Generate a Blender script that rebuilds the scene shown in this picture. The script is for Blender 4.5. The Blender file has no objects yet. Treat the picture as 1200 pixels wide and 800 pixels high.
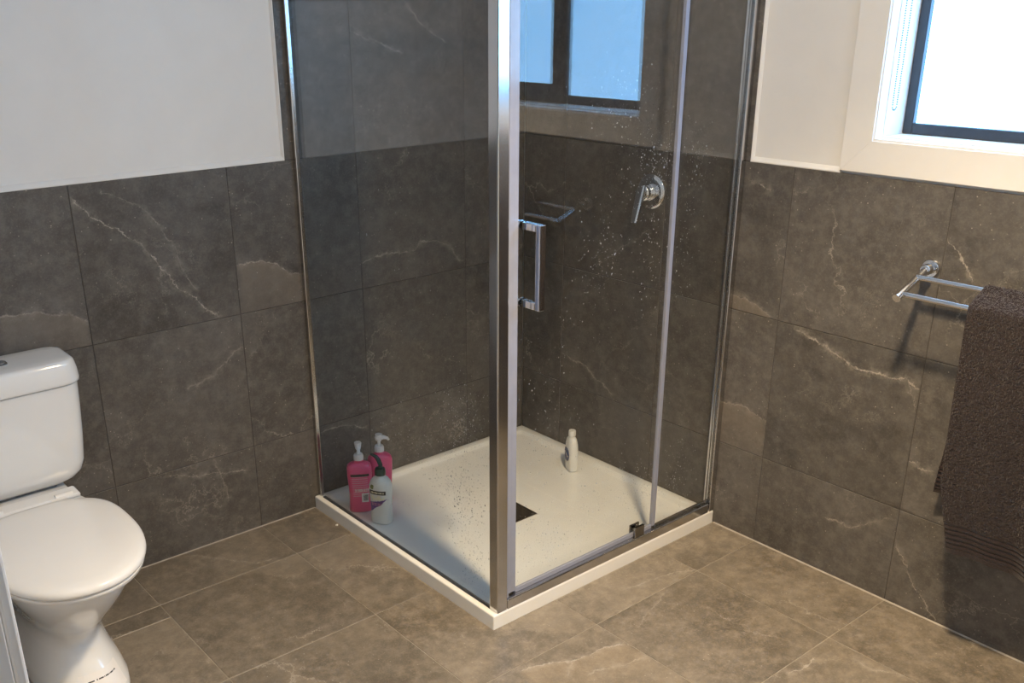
import bpy, bmesh, math, random
import numpy as np
from mathutils import Vector, Matrix

random.seed(7)
scene = bpy.context.scene
COL = scene.collection
PI = math.pi

# ------------------------------------------------------------------ camera
cam_data = bpy.data.cameras.new('camera')
cam = bpy.data.objects.new('camera', cam_data)
COL.objects.link(cam)
FW = Vector((0.5797971533546532, 0.7233283876442587, -0.3750084060255154))
RT = Vector((0.7772118487554435, -0.6291275889975069, -0.011841406856013164))
UP = Vector((0.24449336006523031, 0.2845953625590921, 0.9269457786159191))
CAM = Vector((-2.495734480597704, -2.741213083314371, 1.6245947652734205))
M = Matrix((RT, UP, -FW)).transposed().to_4x4()
M.translation = CAM
cam.matrix_world = M
cam_data.sensor_fit = 'HORIZONTAL'
cam_data.sensor_width = 36.0
cam_data.lens = 1153.8513 / 1200 * 36.0
cam_data.shift_x = (600 - 544.3275) / 1200
cam_data.shift_y = (476.4849 - 400) / 1200
cam_data.clip_start = 0.02
scene.camera = cam

# ------------------------------------------------------------------ world and exposure
world = bpy.data.worlds.new('world')
scene.world = world
world.use_nodes = True
wn = world.node_tree.nodes
wn['Background'].inputs['Color'].default_value = (0.45, 0.68, 1.0, 1)
wn['Background'].inputs['Strength'].default_value = 1.0
scene.view_settings.view_transform = 'Standard'
scene.view_settings.look = 'None'
scene.view_settings.gamma = 1.0
scene.view_settings.use_curve_mapping = False
scene.view_settings.exposure = 0.0
LAMP_POS = (-1.055, -1.88)
LAMP_COLOR = (1.0, 0.755, 0.46)
LAMP_STRENGTH = 430.0          # the diffuser's own glow
LAMP_WATTS = 265.0            # its downward beam
HALL_FILL_STRENGTH = 2.0  # glow of the fill light added in the hall
WINDOW_COLOR = (0.21, 0.55, 1.0)
WINDOW_STRENGTH = 8.6

# ------------------------------------------------------------------ helpers
def tag(o, label=None, cat=None, group=None, kind=None):
    if label: o['label'] = label
    if cat: o['category'] = cat
    if group: o['group'] = group
    if kind: o['kind'] = kind
    return o

def link(o, parent=None):
    COL.objects.link(o)
    if parent is not None:
        o.parent = parent
    return o

def empty(name, loc=(0, 0, 0), rz=0.0):
    o = bpy.data.objects.new(name, None)
    o.empty_display_size = 0.05
    o.location = loc
    o.rotation_euler = (0, 0, rz)
    return link(o)

def mesh_obj(name, verts, faces, mat, parent=None, smooth=False, loc=None):
    me = bpy.data.meshes.new(name)
    me.from_pydata([tuple(map(float, v)) for v in verts], [], faces)
    me.update()
    if smooth:
        me.shade_smooth()
    if mat: me.materials.append(mat)
    o = bpy.data.objects.new(name, me)
    if loc: o.location = loc
    return link(o, parent)

def bm_obj(name, bm, mat, parent=None, smooth=False, angle=None):
    me = bpy.data.meshes.new(name)
    bmesh.ops.recalc_face_normals(bm, faces=bm.faces)
    if smooth:
        for f in bm.faces: f.smooth = True
        lim = angle or math.radians(40)
        for e in bm.edges:
            if len(e.link_faces) == 2 and e.calc_face_angle(0) > lim:
                e.smooth = False
    bm.to_mesh(me); bm.free()
    if mat: me.materials.append(mat)
    o = bpy.data.objects.new(name, me)
    return link(o, parent)

def add_box(bm, x0, x1, y0, y1, z0, z1, bevel=0.0, seg=2):
    vs = [bm.verts.new(p) for p in ((x0, y0, z0), (x1, y0, z0), (x1, y1, z0), (x0, y1, z0),
                                    (x0, y0, z1), (x1, y0, z1), (x1, y1, z1), (x0, y1, z1))]
    fs = [bm.faces.new([vs[i] for i in q]) for q in
          ((3, 2, 1, 0), (4, 5, 6, 7), (0, 1, 5, 4), (1, 2, 6, 5), (2, 3, 7, 6), (3, 0, 4, 7))]
    if bevel > 0:
        es = list({e for f in fs for e in f.edges})
        bmesh.ops.bevel(bm, geom=es, offset=bevel, segments=seg, affect='EDGES', profile=0.5)

def box(name, x0, x1, y0, y1, z0, z1, mat, parent=None, bevel=0.0, seg=2):
    bm = bmesh.new()
    add_box(bm, min(x0, x1), max(x0, x1), min(y0, y1), max(y0, y1), min(z0, z1), max(z0, z1), bevel, seg)
    return bm_obj(name, bm, mat, parent)

def loft_data(rings, cap0=True, cap1=True):
    n = len(rings[0]); verts = [p for r in rings for p in r]; faces = []
    for i in range(len(rings) - 1):
        a, b = i * n, (i + 1) * n
        for j in range(n):
            k = (j + 1) % n
            faces.append((a + j, a + k, b + k, b + j))
    if cap0: faces.append(tuple(range(n - 1, -1, -1)))
    if cap1: faces.append(tuple(range((len(rings) - 1) * n, len(rings) * n)))
    return verts, faces

def loft(name, rings, mat, parent=None, smooth=True, cap0=True, cap1=True, angle=None):
    v, f = loft_data(rings, cap0, cap1)
    bm = bmesh.new()
    vs = [bm.verts.new(p) for p in v]
    for q in f:
        bm.faces.new([vs[i] for i in q])
    bmesh.ops.remove_doubles(bm, verts=bm.verts, dist=1e-6)
    return bm_obj(name, bm, mat, parent, smooth=smooth, angle=angle)

def rrect(cx, cy, hx, hy, r, z, k=6):
    pts = []
    r = min(r, hx, hy)
    for sx, sy, a0 in ((1, 1, 0), (-1, 1, PI / 2), (-1, -1, PI), (1, -1, 1.5 * PI)):
        for i in range(k + 1):
            a = a0 + PI / 2 * i / k
            pts.append((cx + sx * (hx - r) + r * math.cos(a), cy + sy * (hy - r) + r * math.sin(a), z))
    return pts

def superell(cx, cy, hx, hy, e, z, n=48):
    pts = []
    for i in range(n):
        a = 2 * PI * i / n
        c, s = math.cos(a), math.sin(a)
        pts.append((cx + hx * math.copysign(abs(c) ** (2 / e), c), cy + hy * math.copysign(abs(s) ** (2 / e), s), z))
    return pts

def tube_rings(path, radius, n=12):
    path = [Vector(p) for p in path]
    rings = []; prev = None
    for i, p in enumerate(path):
        t = (path[min(i + 1, len(path) - 1)] - path[max(i - 1, 0)]).normalized()
        if prev is None:
            ref = Vector((0, 0, 1)) if abs(t.z) < 0.9 else Vector((1, 0, 0))
            u = t.cross(ref).normalized()
        else:
            u = (prev - t * prev.dot(t)).normalized()
        prev = u
        v = t.cross(u)
        rr = radius[i] if isinstance(radius, (list, tuple)) else radius
        rings.append([tuple(p + (u * math.cos(2 * PI * k / n) + v * math.sin(2 * PI * k / n)) * rr) for k in range(n)])
    return rings

def tube(name, path, radius, mat, parent=None, n=12):
    return loft(name, tube_rings(path, radius, n), mat, parent)

def lathe_rings(profile, axis='z', origin=(0, 0, 0), n=32):
    rings = []
    for r, h in profile:
        ring = []
        for k in range(n):
            a = 2 * PI * k / n
            if axis == 'z': p = (r * math.cos(a), r * math.sin(a), h)
            elif axis == 'x': p = (h, r * math.cos(a), r * math.sin(a))
            else: p = (r * math.sin(a), h, r * math.cos(a))
            ring.append((p[0] + origin[0], p[1] + origin[1], p[2] + origin[2]))
        rings.append(ring)
    return rings

def lathe(name, profile, mat, parent=None, axis='z', origin=(0, 0, 0), n=32, angle=None):
    return loft(name, lathe_rings(profile, axis, origin, n), mat, parent, angle=angle)

# ------------------------------------------------------------------ materials
class NT:
    def __init__(self, name):
        self.mat = bpy.data.materials.new(name)
        self.mat.use_nodes = True
        self.t = self.mat.node_tree
        self.n = self.t.nodes
        self.b = self.n['Principled BSDF']
        self.out = self.n['Material Output']
    def node(self, typ, ins=None, **props):
        nd = self.n.new(typ)
        for k, v in props.items(): setattr(nd, k, v)
        for k, v in (ins or {}).items():
            s = nd.inputs[k]
            if isinstance(v, bpy.types.NodeSocket): self.t.links.new(v, s)
            else: s.default_value = v
        return nd
    def math(self, op, a, b=None, c=None, clamp=False):
        ins = {0: a}
        if b is not None: ins[1] = b
        if c is not None: ins[2] = c
        return self.node('ShaderNodeMath', ins, operation=op, use_clamp=clamp).outputs[0]
    def vmath(self, op, a, b=None, scale=None):
        ins = {0: a}
        if b is not None: ins[1] = b
        nd = self.node('ShaderNodeVectorMath', ins, operation=op)
        if scale is not None: nd.inputs['Scale'].default_value = scale
        return nd.outputs[0]
    def rng(self, v, a, b, c=0.0, d=1.0, smooth=False):
        return self.node('ShaderNodeMapRange', {0: v, 1: a, 2: b, 3: c, 4: d}, clamp=True,
                         interpolation_type='SMOOTHSTEP' if smooth else 'LINEAR').outputs[0]
    def mix(self, f, a, b, blend='MIX'):
        nd = self.node('ShaderNodeMix', data_type='RGBA', blend_type=blend)
        for sock, v in ((nd.inputs[0], f), (nd.inputs[6], a), (nd.inputs[7], b)):
            if isinstance(v, bpy.types.NodeSocket): self.t.links.new(v, sock)
            elif isinstance(v, tuple) and len(v) == 3: sock.default_value = (*v, 1)
            else: sock.default_value = v
        return nd.outputs[2]
    def noise(self, vec, scale, detail=4, rough=0.55, out=0):
        return self.node('ShaderNodeTexNoise', {'Vector': vec, 'Scale': scale, 'Detail': detail, 'Roughness': rough}).outputs[out]
    def set(self, **kw):
        for k, v in kw.items():
            s = self.b.inputs[k.replace('_', ' ')]
            if isinstance(v, bpy.types.NodeSocket): self.t.links.new(v, s)
            elif isinstance(v, tuple) and len(v) == 3: s.default_value = (*v, 1)
            else: s.default_value = v
    def bump(self, h, strength, dist):
        nd = self.node('ShaderNodeBump', {'Height': h, 'Strength': strength, 'Distance': dist})
        self.t.links.new(nd.outputs[0], self.b.inputs['Normal'])

def plain(name, color, rough=0.5, metal=0.0, var=0.04, vscale=8.0, bump=0.0, bscale=60.0, **kw):
    m = NT(name)
    co = m.node('ShaderNodeTexCoord').outputs['Object']
    nz = m.noise(co, vscale)
    f = m.rng(nz, 0.3, 0.7)
    dark = tuple(c * (1 - var) for c in color); lite = tuple(min(1, c * (1 + var)) for c in color)
    m.set(Base_Color=m.mix(f, dark, lite), Roughness=rough, Metallic=metal)
    m.set(**kw)
    if bump:
        m.bump(m.noise(co, bscale, 3), 1.0, bump)
    return m.mat

def tile_material(name, base, veins=(), patches=(), rough=0.42, random_veins=1.0):
    """Dark marble-look porcelain.  veins / patches are print on the tile, in tile-local metres."""
    m = NT(name)
    co = m.node('ShaderNodeTexCoord').outputs['Object']
    rnd = m.node('ShaderNodeObjectInfo').outputs['Random']
    off = m.node('ShaderNodeCombineXYZ', {0: m.math('MULTIPLY', rnd, 37.0), 1: m.math('MULTIPLY', rnd, 91.0), 2: m.math('MULTIPLY', rnd, 13.0)}).outputs[0]
    P = m.vmath('ADD', co, off)
    cloud = m.noise(P, 4.5, 8, 0.68)
    mid = m.noise(m.vmath('ADD', P, (3.1, 7.7, 1.9)), 26.0, 6, 0.72)
    grain = m.noise(P, 190.0, 3, 0.7)
    warpn = m.node('ShaderNodeTexNoise', {'Vector': P, 'Scale': 6.0, 'Detail': 7.0, 'Roughness': 0.68}).outputs['Color']
    warp = m.vmath('SCALE', m.vmath('SUBTRACT', warpn, (0.5, 0.5, 0.5)), scale=0.26)
    Q = m.vmath('ADD', P, warp)
    dark = tuple(c * 0.70 for c in base); lite = tuple(c * 1.26 for c in base)
    col = m.mix(m.rng(cloud, 0.34, 0.66), dark, lite)
    col = m.mix(m.rng(mid, 0.46, 0.72, 0.0, 0.65), col, tuple(c * 1.95 for c in base))
    col = m.mix(m.rng(mid, 0.26, 0.44, 0.55, 0.0), col, tuple(c * 0.52 for c in base))
    col = m.mix(m.rng(grain, 0.50, 0.75, 0.0, 0.45), col, tuple(c * 1.9 for c in base))
    # per-tile tone
    tone = m.rng(rnd, 0.0, 1.0, 0.90, 1.10)
    col = m.mix(1.0, col, m.node('ShaderNodeCombineXYZ', {0: tone, 1: tone, 2: tone}).outputs[0], 'MULTIPLY')
    # random veining
    v1 = m.node('ShaderNodeTexVoronoi', {'Vector': Q, 'Scale': 3.4}, feature='DISTANCE_TO_EDGE').outputs['Distance']
    cell = m.node('ShaderNodeTexVoronoi', {'Vector': Q, 'Scale': 3.4}, feature='F1').outputs['Color']
    cellr = m.node('ShaderNodeSeparateColor', {0: cell}).outputs[0]
    gate = m.rng(m.noise(P, 3.1, 4, 0.6), 0.52, 0.66)
    line = m.math('MULTIPLY', m.rng(v1, 0.0, 0.011, 1.0, 0.0), gate)
    patch = m.math('MULTIPLY', m.rng(cellr, 0.90, 0.92), 0.28)
    v2 = m.node('ShaderNodeTexVoronoi', {'Vector': m.vmath('ADD', Q, warp), 'Scale': 11.0}, feature='DISTANCE_TO_EDGE').outputs['Distance']
    gate2 = m.rng(m.noise(m.vmath('ADD', P, (5.2, 1.7, 3.3)), 4.2, 4), 0.60, 0.72)
    line2 = m.math('MULTIPLY', m.rng(v2, 0.0, 0.03, 0.75, 0.0), gate2)
    col = m.mix(m.math('MULTIPLY', patch, random_veins), col, tuple(c * 1.75 for c in base))
    halo = m.math('MULTIPLY', m.rng(v1, 0.0, 0.06, 0.18, 0.0), gate)
    col = m.mix(m.math('MULTIPLY', halo, random_veins), col, tuple(c * 2.0 for c in base))
    vm = m.math('MULTIPLY', m.math('MAXIMUM', line, line2), 0.80 * random_veins)
    # explicit print
    wig = m.node('ShaderNodeTexNoise', {'Vector': P, 'Scale': 20.0, 'Detail': 7.0, 'Roughness': 0.75}).outputs['Color']
    L = m.vmath('ADD', co, m.vmath('SCALE', m.vmath('SUBTRACT', wig, (0.5, 0.5, 0.5)), scale=0.050))
    brk = m.rng(m.noise(m.vmath('ADD', P, (9.1, 2.2, 4.4)), 34.0, 4, 0.7), 0.38, 0.54, 0.22, 1.0)
    sp = m.node('ShaderNodeSeparateXYZ', {0: L})
    def curve(pts):
        us = [p[0] for p in pts]; vs = [p[1] for p in pts]
        ax = 0 if (max(us) - min(us)) >= (max(vs) - min(vs)) else 1
        q = sorted([(p[ax], p[1 - ax]) for p in pts])
        u0, u1 = q[0][0], q[-1][0]
        w0, w1 = min(b for a, b in q) - 0.001, max(b for a, b in q) + 0.001
        u, w = sp.outputs[ax], sp.outputs[1 - ax]
        t = m.rng(u, u0, u1)
        rp = m.node('ShaderNodeValToRGB', {0: t})
        el = rp.color_ramp.elements
        while len(el) > 1: el.remove(el[-1])
        for i, (a, b) in enumerate(q):
            pos = (a - u0) / (u1 - u0); g = (b - w0) / (w1 - w0)
            e = el[0] if i == 0 else el.new(min(1, max(0, pos)))
            e.position = min(1, max(0, pos)); e.color = (g, g, g, 1)
        c = m.rng(rp.outputs[0], 0.0, 1.0, w0, w1)
        d = m.math('SUBTRACT', w, c)
        inr = m.math('MULTIPLY', m.rng(u, u0 - 0.012, u0 + 0.006), m.rng(u, u1 - 0.006, u1 + 0.012, 1.0, 0.0))
        return d, inr
    for pts, amt in patches:
        d, inr = curve(pts)
        reach = m.rng(d, -0.14, -0.005, 0.35, 1.0)
        mk = m.math('MULTIPLY', m.math('MULTIPLY', m.rng(d, -0.003, 0.003, 1.0, 0.0), inr), m.math('MULTIPLY', reach, amt))
        col = m.mix(mk, col, tuple(c * k for c, k in zip(base, (2.4, 2.2, 1.9))))
    for pts, wid, amt in veins:
        d, inr = curve(pts)
        ad = m.math('ABSOLUTE', d)
        thick = m.rng(m.noise(P, 22.0, 2), 0.35, 0.65, wid * 0.35, wid * 1.3)
        core = m.math('SUBTRACT', 1.0, m.math('DIVIDE', ad, thick), clamp=True)
        glow = m.math('MULTIPLY', m.rng(ad, 0.0, 0.020, 0.30, 0.0), m.rng(mid, 0.40, 0.62))
        mk = m.math('MULTIPLY', m.math('MULTIPLY', m.math('MAXIMUM', m.math('MULTIPLY', core, brk), glow), inr), amt * 1.45, clamp=True)
        vm = m.math('MAXIMUM', vm, mk)
    # flecks
    sv = m.node('ShaderNodeTexVoronoi', {'Vector': P, 'Scale': 105.0}, feature='F1')
    sr = m.node('ShaderNodeSeparateColor', {0: sv.outputs['Color']}).outputs[0]
    fleck = m.math('MULTIPLY', m.rng(sv.outputs['Distance'], 0.10, 0.22, 1.0, 0.0), m.rng(sr, 0.84, 0.88))
    fleck = m.math('MULTIPLY', fleck, m.rng(m.noise(P, 9.0, 4, 0.6), 0.42, 0.60, 0.10, 0.95))
    col = m.mix(m.math('MAXIMUM', vm, fleck), col, (0.40, 0.36, 0.31))
    m.set(Base_Color=col, Roughness=m.rng(cloud, 0.3, 0.7, rough - 0.05, rough + 0.07))
    m.b.inputs['Specular IOR Level'].default_value = 0.45
    m.bump(m.noise(P, 210.0, 2), 0.35, 0.0006)
    return m.mat

WALL_BASE = (0.094, 0.086, 0.078)
FLOOR_BASE = (0.160, 0.136, 0.106)
M_TILE = tile_material('porcelain_wall_tile', WALL_BASE)
M_TILE_QUIET = tile_material('porcelain_wall_tile_quiet', WALL_BASE, random_veins=0.35)
M_FTILE = tile_material('porcelain_floor_tile', FLOOR_BASE, rough=0.40)
M_GROUT_W = plain('wall_grout', (0.070, 0.064, 0.058), 0.9, var=0.3, vscale=30)
M_GROUT_F = plain('floor_grout', (0.30, 0.265, 0.215), 0.9, var=0.2, vscale=30)
M_CAULK = plain('beige_caulk', (0.34, 0.31, 0.27), 0.6, var=0.12, vscale=25)
M_PAINT = plain('white_wall_paint', (0.78, 0.77, 0.75), 0.6, var=0.02, bump=0.0002, bscale=180)
M_CEIL = plain('white_ceiling_paint', (0.83, 0.82, 0.80), 0.7, var=0.02)
M_TRIM = plain('white_trim_paint', (0.80, 0.79, 0.77), 0.4, var=0.02)
M_HALLFLOOR = plain('hall_carpet', (0.20, 0.18, 0.16), 0.95, var=0.2, vscale=90)
M_CHROME = plain('polished_chrome', (0.74, 0.74, 0.75), 0.07, 1.0, var=0.02)
M_CHROME_FRAME = plain('bright_anodised_frame', (0.60, 0.60, 0.61), 0.16, 1.0, var=0.03, vscale=14)
M_DARKCHROME = plain('dark_chrome', (0.30, 0.29, 0.28), 0.12, 1.0, var=0.04)  # on the drain the dark base stands in for dark reflections in chrome
M_SEAL = plain('clear_vinyl_seal', (0.36, 0.38, 0.47), 0.12, var=0.05, vscale=20, Transmission_Weight=0.25)
M_ACRYLIC = plain('white_acrylic', (0.87, 0.86, 0.82), 0.16, var=0.03, vscale=5, Coat_Weight=0.4, Coat_Roughness=0.12)
M_CERAMIC = plain('white_ceramic', (0.80, 0.80, 0.79), 0.10, var=0.01, Coat_Weight=0.5, Coat_Roughness=0.05)
M_SEATPLASTIC = plain('white_seat_plastic', (0.80, 0.785, 0.76), 0.16, var=0.01)
M_ALU = plain('charcoal_aluminium', (0.035, 0.04, 0.052), 0.38, 0.0, var=0.1, vscale=40)
M_BLIND = plain('white_blind_fabric', (0.78, 0.78, 0.76), 0.8)
M_BEAD = plain('clear_plastic_bead', (0.16, 0.20, 0.22), 0.2, var=0.1, vscale=200, Transmission_Weight=0.3)
M_PINK = plain('pink_plastic', (0.78, 0.095, 0.23), 0.28, var=0.06)
M_PUMPWHITE = plain('white_pump_plastic', (0.75, 0.74, 0.73), 0.3)
M_PUMPGREEN = plain('dark_green_pump_plastic', (0.005, 0.035, 0.028), 0.25, var=0.1)
M_LOTION = plain('pearl_white_plastic', (0.70, 0.71, 0.66), 0.22)
M_PURPLE = plain('purple_label_print', (0.10, 0.035, 0.20), 0.4)
M_BLACKPRINT = plain('black_label_print', (0.02, 0.02, 0.02), 0.45)
M_PALEPINK = plain('pale_pink_label_print', (0.72, 0.28, 0.36), 0.4)
M_WHITEPRINT = plain('white_label_print', (0.78, 0.76, 0.74), 0.45)
M_CREAMPRINT = plain('cream_flower_print', (0.74, 0.70, 0.50), 0.45)
M_GREENPRINT = plain('olive_label_print', (0.16, 0.20, 0.05), 0.45)
M_BLUEPRINT = plain('blue_label_print', (0.02, 0.06, 0.20), 0.4)
M_WHITEBOTTLE = plain('white_bottle_plastic', (0.80, 0.79, 0.75), 0.3)
M_HOSE = plain('grey_braided_hose', (0.22, 0.22, 0.23), 0.4, 0.4, var=0.3, vscale=120)

def glass_material():
    """Thin clear sheet glass: see-through with Fresnel reflection at each face."""
    m = NT('clear_shower_glass')
    m.n.remove(m.b)
    g = m.node('ShaderNodeNewGeometry')
    c = m.math('ABSOLUTE', m.node('ShaderNodeVectorMath', {0: g.outputs['Normal'], 1: g.outputs['Incoming']}, operation='DOT_PRODUCT').outputs['Value'])
    s = m.math('POWER', m.math('SUBTRACT', 1.0, c, clamp=True), 5.0)
    fr = m.math('ADD', m.math('MULTIPLY', s, 0.957), 0.043)
    tr = m.node('ShaderNodeBsdfTransparent', {'Color': (0.985, 0.993, 0.99, 1)})
    gl = m.node('ShaderNodeBsdfGlossy', {'Color': (1, 1, 1, 1), 'Roughness': 0.015})
    mx = m.node('ShaderNodeMixShader', {0: fr, 1: tr.outputs[0], 2: gl.outputs[0]})
    m.t.links.new(mx.outputs[0], m.out.inputs['Surface'])
    return m.mat
M_GLASS = glass_material()

def water_material():
    m = NT('water_drop')
    m.n.remove(m.b)
    co = m.node('ShaderNodeTexCoord').outputs['Object']
    g = m.node('ShaderNodeBsdfGlass', {'Color': (1, 1, 1, 1), 'Roughness': 0.02, 'IOR': 1.33,
                                       'Normal': m.node('ShaderNodeBump', {'Height': m.noise(co, 300.0, 1), 'Strength': 0.1, 'Distance': 0.0005}).outputs[0]})
    d = m.node('ShaderNodeBsdfTranslucent', {'Color': (0.9, 0.92, 0.95, 1)})
    d2 = m.node('ShaderNodeBsdfDiffuse', {'Color': (0.9, 0.92, 0.95, 1)})
    dd = m.node('ShaderNodeMixShader', {0: 0.5, 1: d.outputs[0], 2: d2.outputs[0]})
    mx = m.node('ShaderNodeMixShader', {0: 0.42, 1: g.outputs[0], 2: dd.outputs[0]})  # white diffuse share stands in for bright glints on the drops
    m.t.links.new(mx.outputs[0], m.out.inputs['Surface'])
    return m.mat
M_WATER = water_material()

def pane_material():
    m = NT('frosted_daylight_pane')
    co = m.node('ShaderNodeTexCoord').outputs['Object']
    nz = m.noise(co, 260.0, 2)
    m.set(Base_Color=(0.7, 0.75, 0.8), Roughness=0.35, Emission_Color=(*WINDOW_COLOR, 1), Emission_Strength=WINDOW_STRENGTH)
    m.bump(nz, 0.3, 0.001)
    return m.mat
M_PANE = pane_material()

def lamp_material():
    m = NT('lamp_diffuser')
    m.set(Base_Color=(0.8, 0.8, 0.8), Emission_Color=(*LAMP_COLOR, 1), Emission_Strength=LAMP_STRENGTH)
    return m.mat
M_LAMP = lamp_material()

def towel_material():
    m = NT('brown_terry')
    co = m.node('ShaderNodeTexCoord').outputs['Object']
    a = m.noise(co, 420.0, 3, 0.7); b = m.noise(co, 22.0, 3)
    col = m.mix(m.rng(a, 0.35, 0.7), (0.006, 0.004, 0.0045), (0.042, 0.030, 0.032))
    col = m.mix(m.rng(b, 0.3, 0.7, 0.0, 0.35), col, (0.020, 0.014, 0.015))
    m.set(Base_Color=col, Roughness=0.95, Sheen_Weight=0.35, Sheen_Roughness=0.5)
    m.b.inputs['Specular IOR Level'].default_value = 0.1
    m.bump(a, 0.5, 0.002)
    return m.mat
M_TOWEL = towel_material()

# ------------------------------------------------------------------ room dimensions
RX, RY, RH = -2.35, -2.95, 2.40          # left wall, front wall, ceiling
TT = 0.009                               # tile thickness
TOP = 1.20
TW, TD, RIM = 0.9785, 0.9667, 0.046      # shower tray
FX, FY = -0.991, -0.979                  # where the full-height shower tiling ends

# ------------------------------------------------------------------ structure shells
HX = -3.75                               # hall beyond the doorway
DY0, DY1, DH = -1.8813, -2.80, 2.02      # door opening in the left wall
floor = tag(box('floor', RX - 0.11, 0.12, RY - 0.1, 0.1, -0.10, -0.0105, M_GROUT_F), kind='structure')
box('grout', RX, -0.0, RY, 0.0, -0.0104, -0.0012, M_GROUT_F, floor)
ceiling = tag(box('ceiling', RX - 0.11, 0.12, RY - 0.1, 0.1, RH, RH + 0.08, M_CEIL), kind='structure')
wall_back = tag(box('wall_back', RX - 0.11, 0.12, TT + 0.002, 0.12, -0.01, RH, M_PAINT), kind='structure')
box('grout', RX, 0.0, 0.0014, TT + 0.002, 0.0, TOP - 0.004, M_GROUT_W, wall_back)
box('grout', FX + 0.001, 0.0, 0.0014, TT + 0.002, TOP - 0.004, RH, M_GROUT_W, wall_back)
# right wall with the window hole
WY0, WY1, WZ0, WZ1 = -1.352, -2.700, 1.290, 2.220
bm = bmesh.new()
wx0, wx1 = TT + 0.002, 0.16
add_box(bm, wx0, wx1, RY - 0.1, 0.12, -0.01, WZ0 - 0.012)
add_box(bm, wx0, wx1, WY0 + 0.012, 0.12, WZ0 - 0.012, WZ1 + 0.012)
add_box(bm, wx0, wx1, RY - 0.1, WY1 - 0.012, WZ0 - 0.012, WZ1 + 0.012)
add_box(bm, wx0, wx1, RY - 0.1, 0.12, WZ1 + 0.012, RH)
wall_right = tag(bm_obj('wall_right', bm, M_PAINT), kind='structure')
box('grout', 0.0014, TT + 0.002, RY, 0.0, 0.0, TOP - 0.004, M_GROUT_W, wall_right)
box('grout', 0.0014, TT + 0.002, FY + 0.001, 0.0, TOP - 0.004, RH, M_GROUT_W, wall_right)
# left wall with the doorway the photograph is taken through
bm = bmesh.new()
lx0, lx1 = RX - 0.11, RX
add_box(bm, lx0, lx1, DY0 + 0.02, 0.0, -0.01, RH)
add_box(bm, lx0, lx1, RY - 0.1, DY1 - 0.02, -0.01, RH)
add_box(bm, lx0, lx1, DY1 - 0.02, DY0 + 0.02, DH + 0.02, RH)
wall_left = tag(bm_obj('wall_left', bm, M_PAINT), kind='structure')
wall_front = tag(box('wall_front', RX - 0.11, 0.12, RY - 0.1, RY, -0.01, RH, M_PAINT), kind='structure')
# hall shell
tag(box('floor_hall', HX, RX - 0.11, -4.2, -0.6, -0.1, -0.004, M_HALLFLOOR), kind='structure')
tag(box('ceiling_hall', HX, RX - 0.11, -4.2, -0.6, RH, RH + 0.08, M_CEIL), kind='structure')
tag(box('wall_hall_left', HX - 0.1, HX, -4.2, -0.6, -0.1, RH, M_PAINT), kind='structure')
tag(box('wall_hall_back', HX, RX - 0.11, -0.6, -0.5, -0.1, RH, M_PAINT), kind='structure')
tag(box('wall_hall_front', HX, RX - 0.11, -4.3, -4.2, -0.1, RH, M_PAINT), kind='structure')
tag(box('wall_hall_right', RX - 0.11, RX - 0.01, -4.2, RY - 0.1, -0.1, RH, M_PAINT), kind='structure')
# doorway lining and architrave (trim)
dr = tag(empty('trim_1', (RX, DY0, 0)), 'white painted door lining and architrave of the doorway', kind='structure')
def world_child(o, parent):
    o.parent = parent
    o.matrix_parent_inverse = Matrix.Translation(-Vector(parent.location))
    return o
world_child(box('jamb', RX - 0.115, RX - 0.001, DY0 - 0.0, DY0 + 0.02, 0, DH, M_TRIM, None, 0.001), dr)
world_child(box('jamb', RX - 0.115, RX - 0.001, DY1 - 0.02, DY1, 0, DH, M_TRIM, None, 0.001), dr)
world_child(box('jamb_head', RX - 0.115, RX - 0.001, DY1 - 0.02, DY0 + 0.02, DH, DH + 0.02, M_TRIM, None, 0.001), dr)
world_child(box('door_stop', RX - 0.075, RX - 0.045, DY0 - 0.010, DY0, 0, DH, M_TRIM, None, 0.001), dr)
world_child(box('architrave', RX, RX + 0.012, DY0 + 0.003, DY0 + 0.068, 0, DH + 0.068, M_TRIM, None, 0.003), dr)
world_child(box('architrave', RX, RX + 0.012, DY1 - 0.068, DY1 - 0.003, 0, DH + 0.068, M_TRIM, None, 0.003), dr)
world_child(box('architrave', RX, RX + 0.012, DY1 - 0.003, DY0 + 0.003, DH + 0.003, DH + 0.068, M_TRIM, None, 0.003), dr)

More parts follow.
